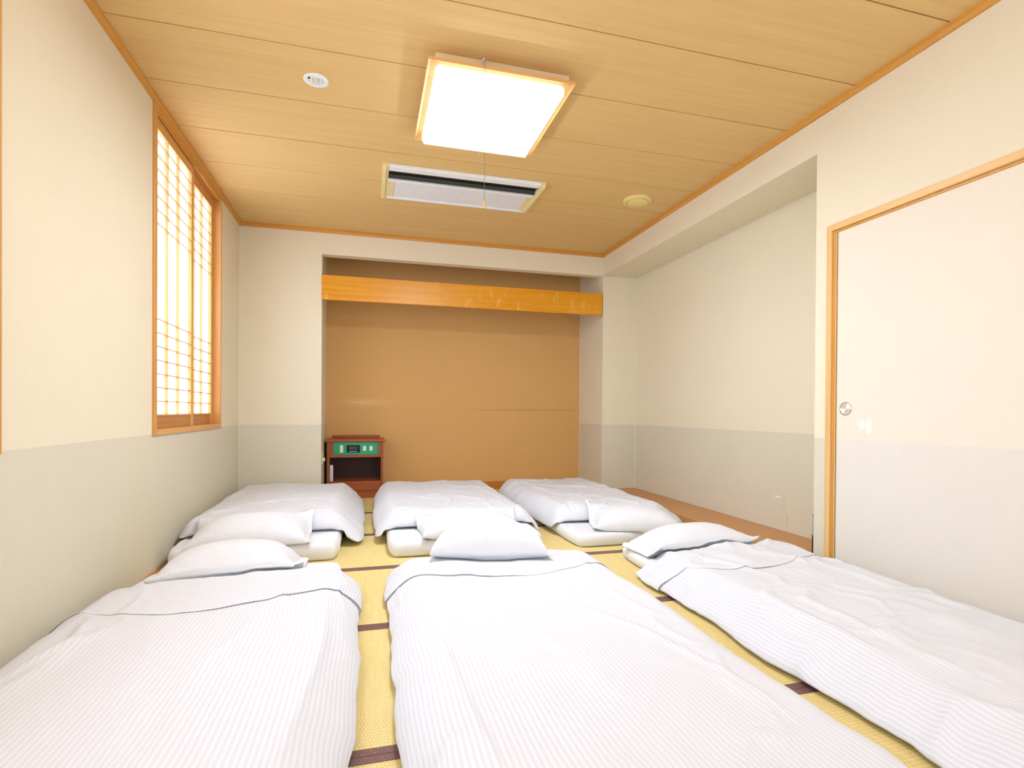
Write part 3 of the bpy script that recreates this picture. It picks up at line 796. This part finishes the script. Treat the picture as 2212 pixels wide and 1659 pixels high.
def pillow(c, L, Wd, T, rot, seed, label, tilt=(0, 0), flap=1, fb=0.14):
    """stuffed body with an empty end of the pillowcase on one side"""
    U = edge_param(90, 0.7); V = edge_param(64, 0.7)
    u, v = np.meshgrid(U, V)
    X = L / 2 * u * (1 - 0.055 * (1 - v ** 2)); Y = Wd / 2 * v * (1 - 0.085 * (1 - u ** 2))
    b = 1 - fb                                       # the stuffing reaches this far on the flap side
    us = np.where(u * flap > 0, u * flap / b, -u * flap)
    us = np.clip(np.where(u * flap > 0, us, np.abs(u)), 0, 1)
    body = np.clip(1 - us ** 2.6, 0, 1) ** 0.50 * np.clip(1 - np.abs(v) ** 2.6, 0, 1) ** 0.50
    rim = np.clip((1 - np.abs(u)) / 0.03, 0, 1) * np.clip((1 - np.abs(v)) / 0.04, 0, 1)
    n = fbm(X, Y, 9, 9, seed); n2 = fbm(X, Y, 22, 10, seed + 3)
    corner = (np.abs(u) * np.abs(v)) ** 3
    pinch = np.clip(1 - np.abs(fbm(X, Y, 5, 12, seed + 7)) * 3, 0, 1) * (1 - body) * 0.010
    wr = (0.0040 * n + 0.003 * n2 * (1 - 0.6 * body)) * rim
    Zt = 0.008 + (T - 0.014) * body + wr + pinch * rim + 0.006 * rim
    Zt += 0.016 * corner * (1 + n)
    Zb = 0.008 - 0.008 * np.clip(body * 3, 0, 1) - 0.002 * rim + 0.016 * corner * (1 + n)
    Zb = np.minimum(Zb, Zt - 0.0005)
    Zt = Zt + tilt[0] * X + tilt[1] * Y; Zb = Zb + tilt[0] * X + tilt[1] * Y
    a = math.radians(rot); ca, sa = math.cos(a), math.sin(a)
    WX = c[0] + X * ca - Y * sa; WY = c[1] + X * sa + Y * ca
    sp = sup_get(WX, WY)
    core = (np.abs(u) < .8) & (np.abs(v) < .8)       # lay the whole pillow on the mean plane of what is below it
    A_ = np.stack([X[core], Y[core], np.ones(core.sum())], 1); co = np.linalg.lstsq(A_, sp[core], rcond=None)[0]
    pl = co[0] * X + co[1] * Y + co[2] - c[2]
    wq = np.clip(body * 1.5, 0, 1) ** 0.6
    pl = pl * wq + (sp - c[2]) * (1 - wq)
    Zt = Zt + pl; Zb = Zb + pl; sp = sp + 0.004
    Zb = np.maximum(Zb + c[2], sp); Zt = np.maximum(Zt + c[2], Zb + 0.001 + 0.010 * np.clip(rim, 0, 1))
    edge = np.zeros(Zt.shape, bool); edge[0] = edge[-1] = True; edge[:, 0] = edge[:, -1] = True
    Zt = np.where(edge, Zb, Zt)
    def wr_(Z): return np.stack([WX, WY, Z], -1)
    o = grid_mesh('pillow', wr_(Zt), wr_(Zb), M['pillow'], None, c)
    tag(o, label, 'pillow')
    return o

MH = 0.080
# front row (heads towards the far end, feet beside the camera)
mA = (-1.10, -0.12, 0.75, 3.16)
mattress(mA, MH, 11, 'white sheeted futon mattress under the front left comforter, by the left wall')
comforter((-1.165, -0.035, 0.62, 2.86), mA, MH, 0.072, 20, 'white striped comforter at front left, against the left wall',
          hem=[(-1.16, 2.44), (-1.0, 2.40), (-0.80, 2.30), (-0.62, 2.28), (-0.4, 2.36), (-0.22, 2.44), (-0.05, 2.50)],
          creases=[([(-0.98, 2.28), (-0.93, 2.05), (-1.02, 1.85)], 0.022, 0.020), ([(-0.88, 2.2), (-0.98, 1.7)], 0.03, 0.012),
                   ([(-0.16, 2.35), (-0.14, 1.9), (-0.17, 1.5), (-0.20, 1.1)], 0.012, 0.009), ([(-0.40, 2.1), (-0.5, 1.7), (-0.45, 1.3)], 0.018, 0.007)], hs=0.15)
mB = (0.16, 1.22, 0.75, 3.06)
mattress(mB, MH, 12, 'white sheeted futon mattress under the front middle comforter')
comforter((0.085, 1.285, 0.60, 2.90), mB, MH, 0.062, 41, 'white striped comforter at front middle, between the two tatami aisles',
          hem=[(0.09, 2.58), (0.3, 2.54), (0.5, 2.47), (0.75, 2.44), (0.9, 2.46), (1.1, 2.56), (1.28, 2.62)],
          creases=[([(0.78, 2.2), (0.83, 1.95), (0.95, 1.75), (1.05, 1.4), (1.08, 1.0)], 0.013, 0.009), ([(0.86, 2.25), (0.90, 2.0)], 0.012, 0.010),
                   ([(0.20, 2.3), (0.25, 1.8), (0.27, 1.3), (0.3, 0.9)], 0.010, 0.008), ([(0.22, 1.3), (0.12, 1.15)], 0.02, 0.015)])
mC = (1.55, 2.42, 0.75, 3.12)
mattress(mC, MH, 13, 'white sheeted futon mattress under the front right comforter, head corner bare')
comforter((1.43, 2.50, 0.60, 2.72), mC, MH, 0.075, 62, 'white striped comforter at front right, beside the sliding door',
          hem=[(1.43, 2.46), (1.55, 2.36), (1.7, 2.27), (1.9, 2.24), (2.1, 2.28), (2.3, 2.36), (2.5, 2.42)],
          creases=[([(1.95, 1.95), (2.0, 1.7), (1.9, 1.5)], 0.015, 0.008), ([(1.6, 2.0), (1.62, 1.6), (1.6, 1.3)], 0.02, 0.010), ([(1.62, 1.55), (1.72, 1.45), (1.85, 1.42)], 0.016, 0.010)], amp=1.7)
# back row (heads towards the camera)
mD = (-1.135, -0.16, 3.44, 5.46)
mattress(mD, 0.110, 14, 'white sheeted futon mattress at far left, its end showing under the pillow')
comforter((-1.165, -0.030, 3.76, 5.52), mD, 0.11, 0.118, 83, 'white striped comforter at far left, in front of the nightstand',
          creases=[([(-1.05, 3.95), (-0.85, 4.2)], 0.02, 0.012), ([(-1.0, 4.3), (-0.5, 4.45), (-0.1, 4.4)], 0.02, 0.008)], amp=1.1)
mE = (0.13, 1.17, 3.40, 5.44)
mattress(mE, 0.100, 15, 'white sheeted futon mattress at far middle, its end showing under the pillow')
comforter((0.055, 1.27, 3.76, 5.50), mE, 0.10, 0.118, 104, 'white striped comforter at far middle, between two other beds',
          creases=[([(0.95, 5.2), (1.02, 4.7), (1.08, 4.2)], 0.014, 0.010), ([(0.3, 4.4), (0.7, 4.5)], 0.02, 0.008)], amp=1.1)
mF = (1.37, 2.26, 3.36, 5.44)
mattress(mF, 0.090, 16, 'white sheeted futon mattress at far right, its folded corner showing')
comforter((1.31, 2.46, 3.72, 5.50), mF, 0.09, 0.125, 125, 'white striped comforter at far right, beside the brown floor board',
          creases=[([(1.5, 5.0), (1.9, 4.7), (2.3, 4.7)], 0.03, 0.010), ([(1.6, 4.3), (2.0, 4.2)], 0.02, 0.008)], amp=1.4)

pillow((-0.640, 2.965, 0.084), 0.68, 0.40, 0.180, 2, 201, 'white pillow on the front left bed, empty case corner pointing right')
pillow((0.650, 2.885, 0.084), 0.64, 0.42, 0.200, -7, 212, 'plump white pillow on the front middle bed', flap=1, fb=0.08)
pillow((1.900, 2.860, 0.084), 0.72, 0.38, 0.165, 3, 223, 'white pillow on the front right bed, nearest the sliding door', flap=-1)
pillow((-0.680, 3.610, 0.112), 0.70, 0.38, 0.150, 2, 234, 'white pillow on the far left bed, by the left wall', fb=0.07)
pillow((0.690, 3.580, 0.102), 0.72, 0.36, 0.140, 2, 245, 'white pillow on the far middle bed, half behind the plump one', fb=0.07)
pillow((1.880, 3.520, 0.092), 0.66, 0.38, 0.150, -14, 256, 'white pillow on the far right bed, turned at a slant', flap=-1, fb=0.08)
